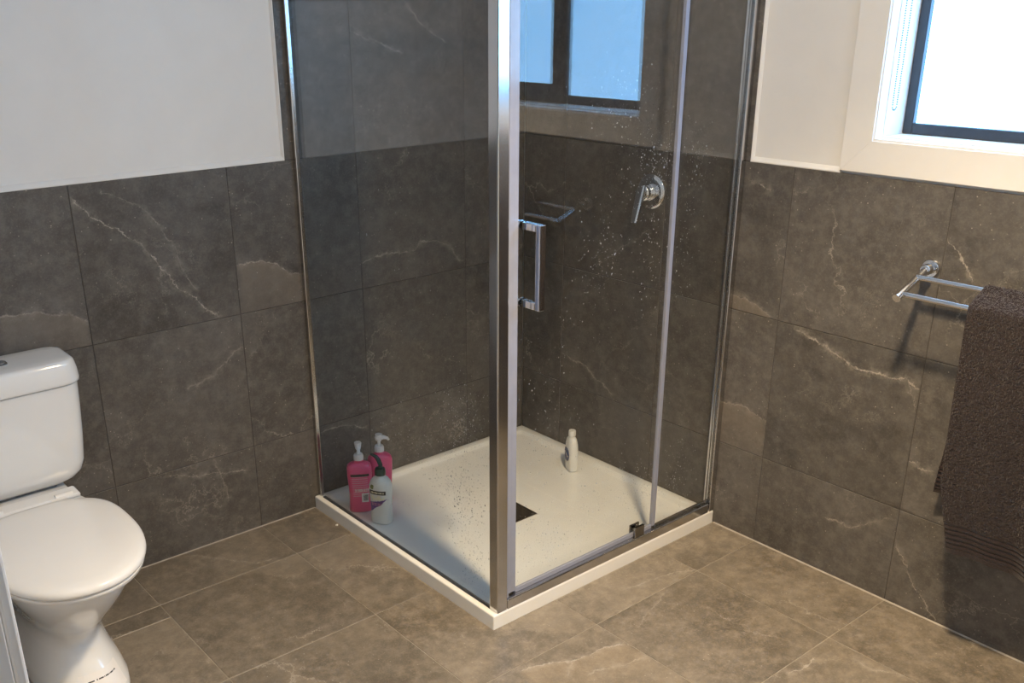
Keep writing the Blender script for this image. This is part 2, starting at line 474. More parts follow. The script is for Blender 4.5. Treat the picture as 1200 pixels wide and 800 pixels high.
# ------------------------------------------------------------------ tiles
VEINS = {'left': [
 ([(-1.649, 1.158), (-1.572, 1.085), (-1.472, 1.015), (-1.458, 0.996), (-1.409, 0.917), (-1.377, 0.86), (-1.331, 0.834), (-1.291, 0.778), (-1.258, 0.757)], .0042, .75),
 ([(-1.56, 1.17), (-1.458, 1.118), (-1.416, 1.056), (-1.373, 0.988), (-1.342, 0.88)], .003, .45),
 ([(-1.364, 0.915), (-1.318, 0.85)], .003, .5),
 ([(-1.177, 0.907), (-1.119, 0.906), (-1.046, 0.886), (-1.018, 0.862), (-0.967, 0.837)], .0032, .6),
 ([(-1.879, 0.876), (-1.791, 0.873), (-1.703, 0.851), (-1.655, 0.826)], .004, .5),
 ([(-1.477, 0.285), (-1.39, 0.255), (-1.323, 0.246), (-1.219, 0.223)], .003, .55),
 ([(-1.333, 0.285), (-1.306, 0.219), (-1.296, 0.138)], .0035, .55),
 ([(-1.388, 0.552), (-1.3, 0.573), (-1.2, 0.646)], .005, .35),
 ([(-0.728, 0.84), (-0.676, 0.852), (-0.633, 0.857), (-0.515, 0.842), (-0.488, 0.874), (-0.421, 0.867), (-0.364, 0.843), (-0.307, 0.778)], .0045, .5),
 ([(-0.730, 1.567), (-0.67, 1.541), (-0.541, 1.494)], .004, .6),
 ([(-0.518, 1.64), (-0.453, 1.579), (-0.367, 1.52)], .004, .5),
 ([(-0.937, 0.272), (-0.85, 0.278), (-0.753, 0.246)], .004, .6)],
 'right': [
 ([(-1.199, 0.740), (-1.278, 0.715), (-1.36, 0.68), (-1.428, 0.665), (-1.478, 0.669), (-1.543, 0.679), (-1.577, 0.662)], .0048, .85),
 ([(-1.548, 0.676), (-1.582, 0.607)], .003, .5),
 ([(-0.95, 0.792), (-1.013, 0.792), (-1.095, 0.758)], .003, .5),
 ([(-0.955, 0.437), (-1.036, 0.447), (-1.122, 0.425)], .003, .5),
 ([(-1.593, 1.064), (-1.627, 1.033), (-1.655, 0.994), (-1.669, 0.975)], .004, .7),
 ([(-1.59, 0.45), (-1.626, 0.444), (-1.655, 0.441)], .003, .8),
 ([(-0.987, 1.149), (-1.033, 1.135), (-1.063, 1.126)], .003, .7),
 ([(-1.37, 0.182), (-1.46, 0.187), (-1.556, 0.256)], .0035, .5),
 ([(-1.594, 0.183), (-1.674, 0.08), (-1.735, 0.015)], .0035, .5),
 ([(-0.228, 0.409), (-0.341, 0.395), (-0.408, 0.356), (-0.487, 0.322)], .005, .5),
 ([(-0.386, 0.783), (-0.501, 0.863), (-0.61, 0.939)], .004, .4)],
 'floor': [
 ([(-1.044, -1.150), (-0.946, -1.179), (-0.904, -1.209), (-0.822, -1.218), (-0.745, -1.244)], .004, .8),
 ([(-0.904, -1.209), (-0.953, -1.245)], .003, .6),
 ([(-0.915, -1.276), (-0.743, -1.323)], .003, .5),
 ([(-0.513, -1.612), (-0.448, -1.62), (-0.398, -1.613)], .0035, .8),
 ([(-0.251, -1.603), (-0.240, -1.625), (-0.204, -1.633)], .003, .5),
 ([(-0.319, -1.679), (-0.335, -1.737), (-0.284, -1.804)], .003, .6),
 ([(-0.448, -1.145), (-0.591, -1.189), (-0.652, -1.22)], .003, .45),
 ([(-1.453, -0.025), (-1.387, -0.115), (-1.32, -0.206), (-1.255, -0.218)], .004, .6),
 ([(-0.532, -1.063), (-0.398, -1.081), (-0.291, -1.120)], .004, .5)]}
PATCHES = {'left': [([(-1.177, 0.907), (-1.119, 0.906), (-1.046, 0.886), (-1.018, 0.862), (-0.967, 0.837)], .55),
                    ([(-1.879, 0.876), (-1.791, 0.873), (-1.703, 0.851), (-1.655, 0.826)], .45)],
           'right': [([(-0.95, 0.792), (-1.013, 0.792), (-1.095, 0.758)], .5),
                     ([(-0.955, 0.437), (-1.036, 0.447), (-1.122, 0.425)], .45)],
           'floor': [([(-1.044, -1.150), (-0.946, -1.179), (-0.904, -1.209), (-0.822, -1.218), (-0.745, -1.244)], .30)]}
GAP = 0.0026
TILE_MESH = {}
def tile_mesh(w, h, mat):
    key = (round(w, 4), round(h, 4), mat.name)
    if key in TILE_MESH: return TILE_MESH[key]
    a, b, c = w / 2, h / 2, 0.0008
    v = []
    for ia, ib, z in ((a, b, -TT), (a, b, -c), (a - c, b - c, 0.0)):
        v += [(-ia, -ib, z), (ia, -ib, z), (ia, ib, z), (-ia, ib, z)]
    f = [(3, 2, 1, 0), (8, 9, 10, 11)]
    for o in (0, 4):
        for j in range(4):
            k = (j + 1) % 4
            f.append((o + j, o + k, o + 4 + k, o + 4 + j))
    me = bpy.data.meshes.new('tile')
    me.from_pydata(v, [], f); me.update(); me.materials.append(mat)
    TILE_MESH[key] = me
    return me

def lay_tile(surface, u0, u1, v0, v1, parent, default):
    """u,v in wall metres: back wall (x,z), right wall (y,z), floor (x,y)."""
    u0, u1 = min(u0, u1), max(u0, u1); v0, v1 = min(v0, v1), max(v0, v1)
    cu, cv = (u0 + u1) / 2, (v0 + v1) / 2
    flip = -1 if surface == 'right' else 1
    vs, ps = [], []
    for src, dst in ((VEINS, vs), (PATCHES, ps)):
        for item in src.get(surface, ()):
            pts = item[0]
            mu = sum(p[0] for p in pts) / len(pts); mv = sum(p[1] for p in pts) / len(pts)
            if u0 <= mu <= u1 and v0 <= mv <= v1:
                dst.append(([(flip * (p[0] - cu), p[1] - cv) for p in pts], *item[1:]))
    mat = default
    if vs or ps:
        mat = tile_material('porcelain_tile_veined', FLOOR_BASE if surface == 'floor' else WALL_BASE, vs, ps, random_veins=0.6)
    me = tile_mesh(u1 - u0 - GAP, v1 - v0 - GAP, mat)
    o = bpy.data.objects.new('tile', me)
    lip = random.uniform(-0.0004, 0.0004)
    if surface == 'floor':
        o.location = (cu, cv, lip)
    elif surface == 'left':
        o.location = (cu, -lip * 0.5, cv); o.rotation_euler = (PI / 2, 0, 0)
    elif surface == 'right':
        o.matrix_world = Matrix(((0, 0, -1, 0), (-1, 0, 0, cu), (0, 1, 0, cv), (0, 0, 0, 1)))
    link(o, parent)
    return o

XJ = [0.0, -0.2845, -0.7345, -1.188, -1.651, -2.105, RX]
YJ = [0.0, -0.216, -0.6727, -1.1294, -1.586, -2.0425, -2.499, RY]
ZJ = [0.0, 0.2985, 0.749, TOP]
ZU = [TOP, 1.651, 2.102, RH]
for i in range(len(XJ) - 1):
    for k in range(3):
        lay_tile('left', XJ[i], XJ[i + 1], ZJ[k], ZJ[k + 1], wall_back, M_TILE)
for a, b in ((0.0, -0.2845), (-0.2845, -0.7345), (-0.7345, FX)):
    for k in range(3):
        lay_tile('left', a, b, ZU[k], ZU[k + 1], wall_back, M_TILE_QUIET)
for i in range(len(YJ) - 1):
    for k in range(3):
        lay_tile('right', YJ[i], YJ[i + 1], ZJ[k], ZJ[k + 1], wall_right, M_TILE)
for a, b in ((0.0, -0.216), (-0.216, -0.6727), (-0.6727, FY)):
    for k in range(3):
        lay_tile('right', a, b, ZU[k], ZU[k + 1], wall_right, M_TILE_QUIET)
# floor tiles
FXJ = [-0.0, -0.2885, -0.734, -1.188, -1.6505, -2.105, RX]
FYJ = [-0.0, -0.237, -0.6856, -1.131, -1.586, -2.04, -2.494, RY]
EDGE_X, EDGE_Y = -TW - 0.0015, -TD - 0.0015
for i in range(len(FXJ) - 1):
    for j in range(len(FYJ) - 1):
        x1, x0, y1, y0 = FXJ[i], FXJ[i + 1], FYJ[j], FYJ[j + 1]
        if x0 > EDGE_X and y0 > EDGE_Y: continue
        if x1 <= EDGE_X or y1 <= EDGE_Y:
            if i == 4 and j == 1:      # narrow make-up strip beside the toilet
                lay_tile('floor', x0, x1, -0.3155, y1, floor, M_FTILE)
                lay_tile('floor', x0, x1, y0, -0.3155, floor, M_FTILE)
            else:
                lay_tile('floor', x0, x1, y0, y1, floor, M_FTILE)
        elif x0 > EDGE_X:
            lay_tile('floor', x0, x1, y0, EDGE_Y, floor, M_FTILE)
        elif y0 > EDGE_Y:
            lay_tile('floor', x0, EDGE_X, y0, y1, floor, M_FTILE)
        else:                          # one tile notched around the tray corner
            g = GAP / 2; cx, cy = (x0 + x1) / 2, (y0 + y1) / 2
            poly = [(x0 + g, y0 + g), (x1 - g, y0 + g), (x1 - g, EDGE_Y), (EDGE_X, EDGE_Y), (EDGE_X, y1 - g), (x0 + g, y1 - g)]
            vv = [(a - cx, b - cy, 0) for a, b in poly] + [(a - cx, b - cy, -TT) for a, b in poly]
            ff = [(0, 1, 2, 3), (0, 3, 4, 5)] + [(k, k + 6, (k + 1) % 6 + 6, (k + 1) % 6) for k in range(6)]
            o = mesh_obj('tile', vv, ff, M_FTILE, floor, loc=(cx, cy, 0))

# caulk beads where floor meets wall, and the white bead capping the wainscot
def prism(name, pts2, axis, a0, a1, mat, parent=None):
    n = len(pts2)
    def P(u, v, a): return (a, u, v) if axis == 'x' else (u, a, v)
    v = [P(u, w, a0) for u, w in pts2] + [P(u, w, a1) for u, w in pts2]
    bm = bmesh.new(); vs = [bm.verts.new(p) for p in v]
    bm.faces.new(vs[:n]); bm.faces.new(vs[n:])
    for j in range(n):
        k = (j + 1) % n; bm.faces.new((vs[j], vs[k], vs[n + k], vs[n + j]))
    return bm_obj(name, bm, mat, parent)
tag(prism('trim_2', [(0.0, -0.002), (-0.0030, 0.0), (-0.0025, 0.0008), (-0.0006, 0.0026), (0.0, 0.0030)], 'x', RX + 0.01, -TW - 0.003, M_CAULK), kind='structure')
tag(prism('trim_3', [(0.0, -0.002), (-0.0036, 0.0), (-0.0029, 0.0010), (-0.0007, 0.0031), (0.0, 0.0036)], 'y', RY + 0.01, -TD - 0.003, M_CAULK), kind='structure')
cap = [(0.0, TOP - 0.001), (-0.0008, TOP + 0.0015), (0.0005, TOP + 0.0035), (0.0085, TOP + 0.0125), (0.0115, TOP + 0.0135), (0.0115, TOP - 0.001)]
tag(prism('trim_4', cap, 'x', RX, FX - 0.001, M_TRIM), kind='structure')
tag(prism('trim_5', cap, 'y', -1.2685, FY - 0.001, M_TRIM), kind='structure')
# vertical beads at the ends of the full-height tiling
def vbead(name, pts, z0, z1):
    n = len(pts); bm = bmesh.new()
    vs = [bm.verts.new((x, y, z0)) for x, y in pts] + [bm.verts.new((x, y, z1)) for x, y in pts]
    bm.faces.new(vs[:n]); bm.faces.new(vs[n:])
    for j in range(n):
        k = (j + 1) % n; bm.faces.new((vs[j], vs[k], vs[n + k], vs[n + j]))
    return tag(bm_obj(name, bm, M_TRIM), kind='structure')
vbead('trim_6', [(FX, 0.0012), (FX - 0.002, 0.0012), (FX - 0.007, 0.009), (FX - 0.007, 0.0115), (FX, 0.0115)], TOP + 0.002, RH)
vbead('trim_7', [(0.0012, FY), (0.0012, FY - 0.002), (0.009, FY - 0.007), (0.0115, FY - 0.007), (0.0115, FY)], TOP + 0.002, RH)

# ------------------------------------------------------------------ window
win = tag(empty('window_1', (0.0, (WY0 + WY1) / 2, WZ0)), 'dark framed frosted window in a white painted surround above the towel rail', kind='structure')
def wpart(o): return world_child(o, win)
AW = 0.083
def mitre_board(y0, y1, z0, z1, side):
    """flat architrave board with mitred ends; y0>y1."""
    bm = bmesh.new()
    if side == 'bottom': q = [(y0, z1), (y0 + AW, z0), (y1 - AW, z0), (y1, z1)]
    elif side == 'top': q = [(y0, z0), (y0 + AW, z1), (y1 - AW, z1), (y1, z0)]
    elif side == 'left': q = [(y0, z0), (y0 + AW, z0 - AW), (y0 + AW, z1 + AW), (y0, z1)]
    else: q = [(y1, z0), (y1 - AW, z0 - AW), (y1 - AW, z1 + AW), (y1, z1)]
    a = [bm.verts.new((0.0108, y, z)) for y, z in q]; b = [bm.verts.new((-0.0055, y, z)) for y, z in q]
    bm.faces.new(a); bm.faces.new(b)
    for j in range(4):
        k = (j + 1) % 4; bm.faces.new((a[j], a[k], b[k], b[j]))
    bmesh.ops.bevel(bm, geom=[e for e in bm.edges if all(abs(v.co.x + 0.0055) < 1e-6 for v in e.verts)], offset=0.0009, segments=1, affect='EDGES')
    return wpart(bm_obj('architrave_board', bm, M_TRIM))
by0, bz0 = WZ0 - AW + 0.001, WZ0
mitre_board(WY0, WY1, WZ0 - AW, WZ0, 'bottom')
mitre_board(WY0, WY1, WZ1, WZ1 + AW, 'top')
mitre_board(WY0, WY1, WZ0, WZ1, 'left')
mitre_board(WY0, WY1, WZ0, WZ1, 'right')
# reveal liners, set back 4 mm from the architrave edge with a fine step
for nm, args in (('sill', (0.000, 0.150, WY1 + 0.004, WY0 - 0.004, WZ0 - 0.010, WZ0 + 0.006)),
                 ('reveal_head', (0.000, 0.150, WY1 + 0.004, WY0 - 0.004, WZ1 - 0.006, WZ1 + 0.010)),
                 ('reveal_side', (0.000, 0.150, WY0 - 0.004, WY0 + 0.010, WZ0 - 0.010, WZ1 + 0.010)),
                 ('reveal_side', (0.000, 0.150, WY1 - 0.010, WY1 + 0.004, WZ0 - 0.010, WZ1 + 0.010))):
    wpart(box(nm, *args, M_TRIM, None, 0.001))
# inner stop bead giving the second line in the reveal
wpart(box('sill_bead', 0.036, 0.150, WY1 + 0.004, WY0 - 0.004, WZ0 + 0.0062, WZ0 + 0.0095, M_TRIM, None, 0.0008))
wpart(box('reveal_bead', 0.036, 0.150, WY0 - 0.0068, WY0 - 0.0042, WZ0 + 0.0095, WZ1 - 0.007, M_TRIM, None, 0.0008))
fy0, fy1, fz0, fz1 = WY0 - 0.007, WY1 + 0.004, WZ0 + 0.0098, WZ1 - 0.006
def frame_rect(name, x0, x1, y0, y1, z0, z1, wl, wr, wb, wt, mat):
    bm = bmesh.new()
    add_box(bm, x0, x1, y0 - wl, y0, z0, z1, 0.002, 1)
    add_box(bm, x0, x1, y1, y1 + wr, z0, z1, 0.002, 1)
    add_box(bm, x0, x1, y1 + wr, y0 - wl, z0, z0 + wb, 0.002, 1)
    add_box(bm, x0, x1, y1 + wr, y0 - wl, z1 - wt, z1, 0.002, 1)
    return wpart(bm_obj(name, bm, mat))
frame_rect('frame', 0.128, 0.158, fy0, fy1, fz0, fz1, 0.026, 0.026, 0.028, 0.028, M_ALU)
frame_rect('sash_frame', 0.118, 0.139, -1.838, fy1 + 0.02, fz0 + 0.016, fz1 - 0.016, 0.048, 0.032, 0.050, 0.03, M_ALU)
wpart(box('mullion', 0.1285, 0.157, -1.853, -1.8155, fz0 + 0.027, fz1 - 0.027, M_ALU, None, 0.002))
wpart(box('pane', 0.146, 0.151, -1.818, fy0 - 0.024, fz0 + 0.024, fz1 - 0.024, M_PANE))
wpart(box('pane', 0.126, 0.131, fy1 + 0.048, -1.884, fz0 + 0.062, fz1 - 0.042, M_PANE))
wpart(box('outer_cladding', 0.1585, 0.19, WY1 - 0.2, WY0 + 0.2, WZ0 - 0.2, WZ1 + 0.25, M_ALU))

# ------------------------------------------------------------------ shower tray
tray = tag(empty('shower_tray', (-TW / 2, -TD / 2, 0)), 'white acrylic square shower tray in the tiled corner', 'shower tray')
hx, hy = TW / 2 - 0.0008, TD / 2 - 0.0008
DC = (-0.500 + TW / 2, -0.510 + TD / 2)       # drain, tray-local
rings = [rrect(0, 0, hx, hy, 0.004, 0.0), rrect(0, 0, hx, hy, 0.004, RIM - 0.0062), rrect(0, 0, hx, hy, 0.004, RIM - 0.004), rrect(0, 0, hx - 0.0012, hy - 0.0012, 0.004, RIM - 0.0012),
         rrect(0, 0, hx - 0.004, hy - 0.004, 0.004, RIM), rrect(0, 0, hx - 0.031, hy - 0.031, 0.010, RIM),
         rrect(0, 0, hx - 0.034, hy - 0.034, 0.012, RIM - 0.002), rrect(0, 0, hx - 0.038, hy - 0.038, 0.014, RIM - 0.012),
         rrect(0, 0, hx - 0.045, hy - 0.045, 0.02, RIM - 0.0155), rrect(DC[0], DC[1], 0.30, 0.30, 0.05, RIM - 0.019),
         rrect(DC[0], DC[1], 0.060, 0.060, 0.004, RIM - 0.023), rrect(DC[0], DC[1], 0.0585, 0.0585, 0.004, RIM - 0.030)]
loft('basin', rings, M_ACRYLIC, tray, angle=math.radians(50))
dz = RIM - 0.023
bm = bmesh.new()
for s in (-1, 1):
    add_box(bm, DC[0] - 0.058, DC[0] + 0.058, DC[1] + s * 0.0555 - 0.0025, DC[1] + s * 0.0555 + 0.0025, dz - 0.006, dz + 0.0012, 0.0005, 1)
    add_box(bm, DC[0] + s * 0.0555 - 0.0025, DC[0] + s * 0.0555 + 0.0025, DC[1] - 0.053, DC[1] + 0.053, dz - 0.006, dz + 0.0012, 0.0005, 1)
dcov = box('drain_cover', DC[0] - 0.0495, DC[0] + 0.0495, DC[1] - 0.0495, DC[1] + 0.0495, dz - 0.005, dz + 0.0018, M_DARKCHROME, tray, 0.001)
bm_obj('drain_frame', bm, M_DARKCHROME, dcov)

# ------------------------------------------------------------------ shower enclosure
GXP, GYP = -0.9560, -0.947            # glass planes
enc = tag(empty('shower_enclosure', (-0.945, -0.947, RIM)), 'chrome framed clear glass shower enclosure standing on the white tray', 'shower screen')
def ep(o): return world_child(o, enc)
GT = 1.945
post = ep(box('corner_post', -0.963, -0.9265, -0.9655, -0.930, RIM, GT + 0.02, M_CHROME_FRAME, None, 0.003, 3))
bm = bmesh.new()
add_box(bm, -0.9255, -0.9175, -0.963, -0.939, RIM + 0.035, GT - 0.01, 0.002, 1)
s1 = bm_obj('seal_strip', bm, M_SEAL); s1.parent = post
fixed = ep(box('fixed_panel', GXP - 0.003, GXP + 0.003, -0.932, -0.012, RIM + 0.002, GT, M_GLASS))
ep(box('panel_seal', GXP - 0.0052, GXP + 0.0052, -0.931, -0.030, RIM, RIM + 0.0035, M_ALU))
ep(box('wall_channel', -0.9630, -0.9490, -0.019, -0.0003, RIM, GT + 0.02, M_CHROME_FRAME, None, 0.002))
ep(box('wall_channel', -0.024, -0.0003, -0.9655, -0.939, RIM, GT + 0.02, M_CHROME_FRAME, None, 0.002))
ep(box('bottom_rail', -0.926, -0.030, -0.966, -0.934, RIM, RIM + 0.032, M_CHROME_FRAME, None, 0.003))
ep(box('top_rail', -0.926, -0.030, -0.968, -0.932, GT - 0.012, GT + 0.024, M_CHROME_FRAME, None, 0.003))
ep(box('top_rail', -0.968, -0.944, -0.931, -0.030, GT - 0.002, GT + 0.018, M_CHROME_FRAME, None, 0.002))
door = ep(box('sliding_door', -0.912, -0.288, GYP - 0.003, GYP + 0.003, RIM + 0.040, GT - 0.014, M_GLASS))
def dp(o, par):
    o.parent = par; return o
dp(box('seal_strip', -0.917, -0.9025, GYP - 0.0066, GYP + 0.0066, RIM + 0.040, GT - 0.014, M_SEAL, None, 0.0015), door)
dp(box('seal_fin', -0.9022, -0.884, GYP - 0.0045, GYP + 0.0045, RIM + 0.040, GT - 0.014, M_SEAL, None, 0.001), door)
dp(box('seal_strip', -0.303, -0.288, GYP - 0.0058, GYP + 0.0058, RIM + 0.040, GT - 0.014, M_SEAL, None, 0.0015), door)
dp(box('bottom_seal', -0.884, -0.303, GYP - 0.0045, GYP + 0.0045, RIM + 0.0325, RIM + 0.046, M_SEAL, None, 0.001), door)
inline = ep(box('inline_panel', -0.287, -0.016, -0.960, -0.954, RIM + 0.032, GT - 0.012, M_GLASS))
dp(box('glazing_bead', -0.287, -0.030, -0.9535, -0.9485, RIM + 0.0322, RIM + 0.040, M_CHROME_FRAME, None, 0.001), inline)
dp(box('glazing_bead', -0.0370, -0.0305, -0.9535, -0.9465, RIM + 0.041, GT - 0.014, M_CHROME_FRAME, None, 0.001), inline)
# D handle, square bar
bm = bmesh.new()
HXc, hz0, hz1, hy1 = -0.862, 0.930, 1.127, -1.008
add_box(bm, HXc - 0.009, HXc + 0.009, hy1 - 0.009, hy1 + 0.009, hz0 - 0.009, hz1 + 0.009, 0.0012, 1)
add_box(bm, HXc - 0.009, HXc + 0.009, hy1 + 0.009, GYP - 0.0032, hz1 - 0.009, hz1 + 0.009, 0.0012, 1)
add_box(bm, HXc - 0.009, HXc + 0.009, hy1 + 0.009, GYP - 0.0032, hz0 - 0.009, hz0 + 0.009, 0.0012, 1)
dp(bm_obj('handle', bm, M_CHROME), door)
for zz in (hz0, hz1):
    dp(lathe('handle_fixing', [(0.0, GYP + 0.0032), (0.013, GYP + 0.0032), (0.013, GYP + 0.007), (0.011, GYP + 0.008), (0.0, GYP + 0.008)], M_CHROME, None, 'y', (HXc, 0, zz), 20), door)
# bottom guide clip
bm = bmesh.new()
add_box(bm, -0.392, -0.349, -0.9625, -0.9535, RIM + 0.031, RIM + 0.068, 0.0015, 1)
add_box(bm, -0.392, -0.349, -0.9405, -0.9345, RIM + 0.031, RIM + 0.068, 0.0015, 1)
dp(bm_obj('guide_clip', bm, M_DARKCHROME), door)
# droplets
def droplets(name, parent, clusters, place, seed, u_lim, v_lim):
    rng = np.random.default_rng(seed)
    prof = ((1.0, 0.0), (0.86, 0.34), (0.5, 0.58), (0.0, 0.66)); n = 7
    verts, faces = [], []
    for cu, cv, su, sv, cnt in clusters:
        for _ in range(int(cnt * 2.3)):
            u, v = rng.normal(cu, su * 0.75), rng.normal(cv, sv * 0.75)
            if not (u_lim[0] < u < u_lim[1] and v_lim[0] < v < v_lim[1]): continue
            r = min(0.0026, max(0.0006, rng.lognormal(math.log(0.00086), 0.36)))
            st = rng.uniform(1.0, 1.5)
            base = len(verts)
            for pr, ph in prof[:-1]:
                for k in range(n):
                    a = 2 * PI * k / n
                    verts.append(place(u + r * pr * math.cos(a), v + r * st * pr * math.sin(a), r * ph))
            verts.append(place(u, v, r * prof[-1][1]))
            for lv in range(2):
                for k in range(n):
                    faces.append((base + lv * n + k, base + lv * n + (k + 1) % n, base + (lv + 1) * n + (k + 1) % n, base + (lv + 1) * n + k))
            for k in range(n):
                faces.append((base + 2 * n + k, base + 2 * n + (k + 1) % n, base + 3 * n))
            faces.append(tuple(base + k for k in range(n - 1, -1, -1)))
    bm = bmesh.new(); vs = [bm.verts.new(p) for p in verts]
    for q in faces: bm.faces.new([vs[i] for i in q])
    o = bm_obj(name, bm, M_WATER)
    for p in o.data.polygons: p.use_smooth = True
    o['kind'] = 'stuff'
    return dp(o, parent)
droplets('water_drops', door,
         [(-0.382, 1.220, 0.079, 0.081, 150), (-0.579, 1.004, 0.074, 0.107, 70), (-0.507, 1.395, 0.117, 0.086, 60), (-0.589, 0.233, 0.212, 0.103, 230),
          (-0.762, 0.181, 0.087, 0.072, 90), (-0.36, 0.222, 0.05, 0.096, 60), (-0.745, 0.751, 0.098, 0.15, 40), (-0.37, 0.976, 0.047, 0.156, 60),
          (-0.770, 0.482, 0.083, 0.106, 60)],
         lambda u, v, h: (u, GYP + 0.0031 + h, v), 3, (-0.898, -0.306), (RIM + 0.05, 1.9))
droplets('water_drops', inline, [(-0.200, 0.222, 0.066, 0.096, 80), (-0.241, 0.976, 0.047, 0.156, 40), (-0.22, 1.22, 0.05, 0.08, 50)],
         lambda u, v, h: (u, -0.9539 + h, v), 4, (-0.284, -0.04), (RIM + 0.05, 1.9))
droplets('water_drops', fixed,
         [(-0.815, 0.580, 0.085, 0.080, 120), (-0.804, 0.325, 0.080, 0.150, 300), (-0.707, 0.369, 0.118, 0.084, 90), (-0.346, 0.234, 0.097, 0.095, 30),
          (-0.534, 0.989, 0.194, 0.201, 15), (-0.839, 0.118, 0.046, 0.072, 80), (-0.501, 0.463, 0.171, 0.057, 40)],
         lambda u, v, h: (GXP + 0.0031 + h, u, v), 5, (-0.928, -0.04), (RIM + 0.01, 1.9))

# ------------------------------------------------------------------ shower mixer
mix = tag(empty('shower_mixer', (0, -0.614, 1.067)), 'chrome lever shower mixer on a round wall plate', 'tap')
lathe('wall_plate', [(0.0, 0.0), (0.057, 0.0), (0.057, -0.004), (0.054, -0.008), (0.045, -0.0105), (0.0, -0.012)], M_CHROME, mix, 'x', n=48)
lathe('valve_body', [(0.0, -0.010), (0.028, -0.010), (0.028, -0.020), (0.026, -0.022), (0.0255, -0.044), (0.022, -0.048), (0.0, -0.049)], M_CHROME, mix, 'x', n=32, angle=math.radians(30))
rings = []
for t, w, th in ((0.0, 0.015, 0.007), (0.12, 0.0165, 0.008), (0.5, 0.015, 0.0065), (0.9, 0.0135, 0.0055), (1.0, 0.011, 0.004)):
    c = Vector((-0.046 - 0.044 * t, 0.0, 0.022 - 0.112 * t))
    d = Vector((-0.044, 0, -0.112)).normalized(); nrm = Vector((d.z, 0, -d.x))
    ring = []
    for k in range(16):
        a = 2 * PI * k / 16
        cs, sn = math.cos(a), math.sin(a)
        ring.append(tuple(c + Vector((0, 1, 0)) * w * math.copysign(abs(cs) ** 0.5, cs) + nrm * th * math.copysign(abs(sn) ** 0.5, sn)))
    rings.append(ring)
lv = loft('lever', rings, M_CHROME, mix)
lv.rotation_euler = (math.radians(-6), 0, 0)

# ------------------------------------------------------------------ bottles
def ring_surface(secs):
    """secs: (z, cx, cy, hx, hy, exponent) -> callable (theta, z)."""
    zs = [s[0] for s in secs]
    def S(theta, z, off=0.0):
        row = [np.interp(z, zs, [s[i] for s in secs]) for i in range(1, 6)]
        cx, cy, hx, hy, e = row
        c, s = math.cos(theta), math.sin(theta)
        return (cx + (hx + off) * math.copysign(abs(c) ** (2 / e), c), cy + (hy + off) * math.copysign(abs(s) ** (2 / e), s), z)
    return S
def patch(name, S, u0, u1, z0, z1, mat, parent, off=0.0006, nu=10, nz=10, mask=None):
    """label print hugging the bottle; u is the angle from the bottle's front (-y), rightwards."""
    verts = []; faces = []
    for o_ in (off, off - 0.0005):
        for j in range(nz + 1):
            for i in range(nu + 1):
                verts.append(S(-PI / 2 + u0 + (u1 - u0) * i / nu, z0 + (z1 - z0) * j / nz, o_))
    n1 = (nu + 1) * (nz + 1)
    for j in range(nz):
        for i in range(nu):
            if mask and not mask((i + 0.5) / nu, (j + 0.5) / nz): continue
            a = j * (nu + 1) + i
            faces.append((a, a + 1, a + nu + 2, a + nu + 1))
            b = a + n1
            faces.append((b + nu + 1, b + nu + 2, b + 1, b))
    return mesh_obj(name, verts, faces, mat, parent)
def pump(parent, zc, mat, direction, collar_r=0.0165, collar_h=0.020, stem=0.020, nozzle=0.034, droop=0.012, slim=1.0, curve_up=False):
    pr = [(0.0, 0), (collar_r, 0), (collar_r, collar_h * 0.7), (collar_r * 0.86, collar_h), (collar_r * 0.5, collar_h + 0.002), (0.0, collar_h + 0.002)]
    col = lathe('pump_collar', [(r, zc + h) for r, h in pr], mat, parent, n=28, angle=math.radians(30))
    z1 = zc + collar_h
    st = lathe('pump_stem', [(0, z1), (0.0058, z1), (0.0052, z1 + stem), (0, z1 + stem)], mat, parent, n=14)
    z2 = z1 + stem
    dx, dy = math.cos(direction), math.sin(direction)
    path, rad = [], []
    if curve_up:
        q = [(-0.004, -0.004, .0085), (0.000, 0.006, .0095), (0.004, 0.016, .0095), (0.012, 0.026, .0085), (0.024, 0.032, .0065), (0.033, 0.033, .0045)]
    else:
        q = [(-0.013, 0.008, .006), (-0.010, 0.008, .0095), (0.0, 0.009, .0108), (0.010, 0.0095, .0095), (0.018, 0.008, .0068), (nozzle - 0.004, 0.003, .0052), (nozzle, 0.008 - droop, .0046)]
    for d_, h_, r_ in q:
        path.append((d_ * dx, d_ * dy, z2 + h_)); rad.append(r_ * slim)
    hd = loft('pump_head', tube_rings(path, rad, 14), mat, parent)
    if not curve_up:
        lathe('actuator', [(0, z2 - 0.002), (0.0085, z2 - 0.002), (0.0105, z2 + 0.010), (0.0125, z2 + 0.020), (0.0115, z2 + 0.0225), (0, z2 + 0.023)], mat, hd, n=20)
    return col

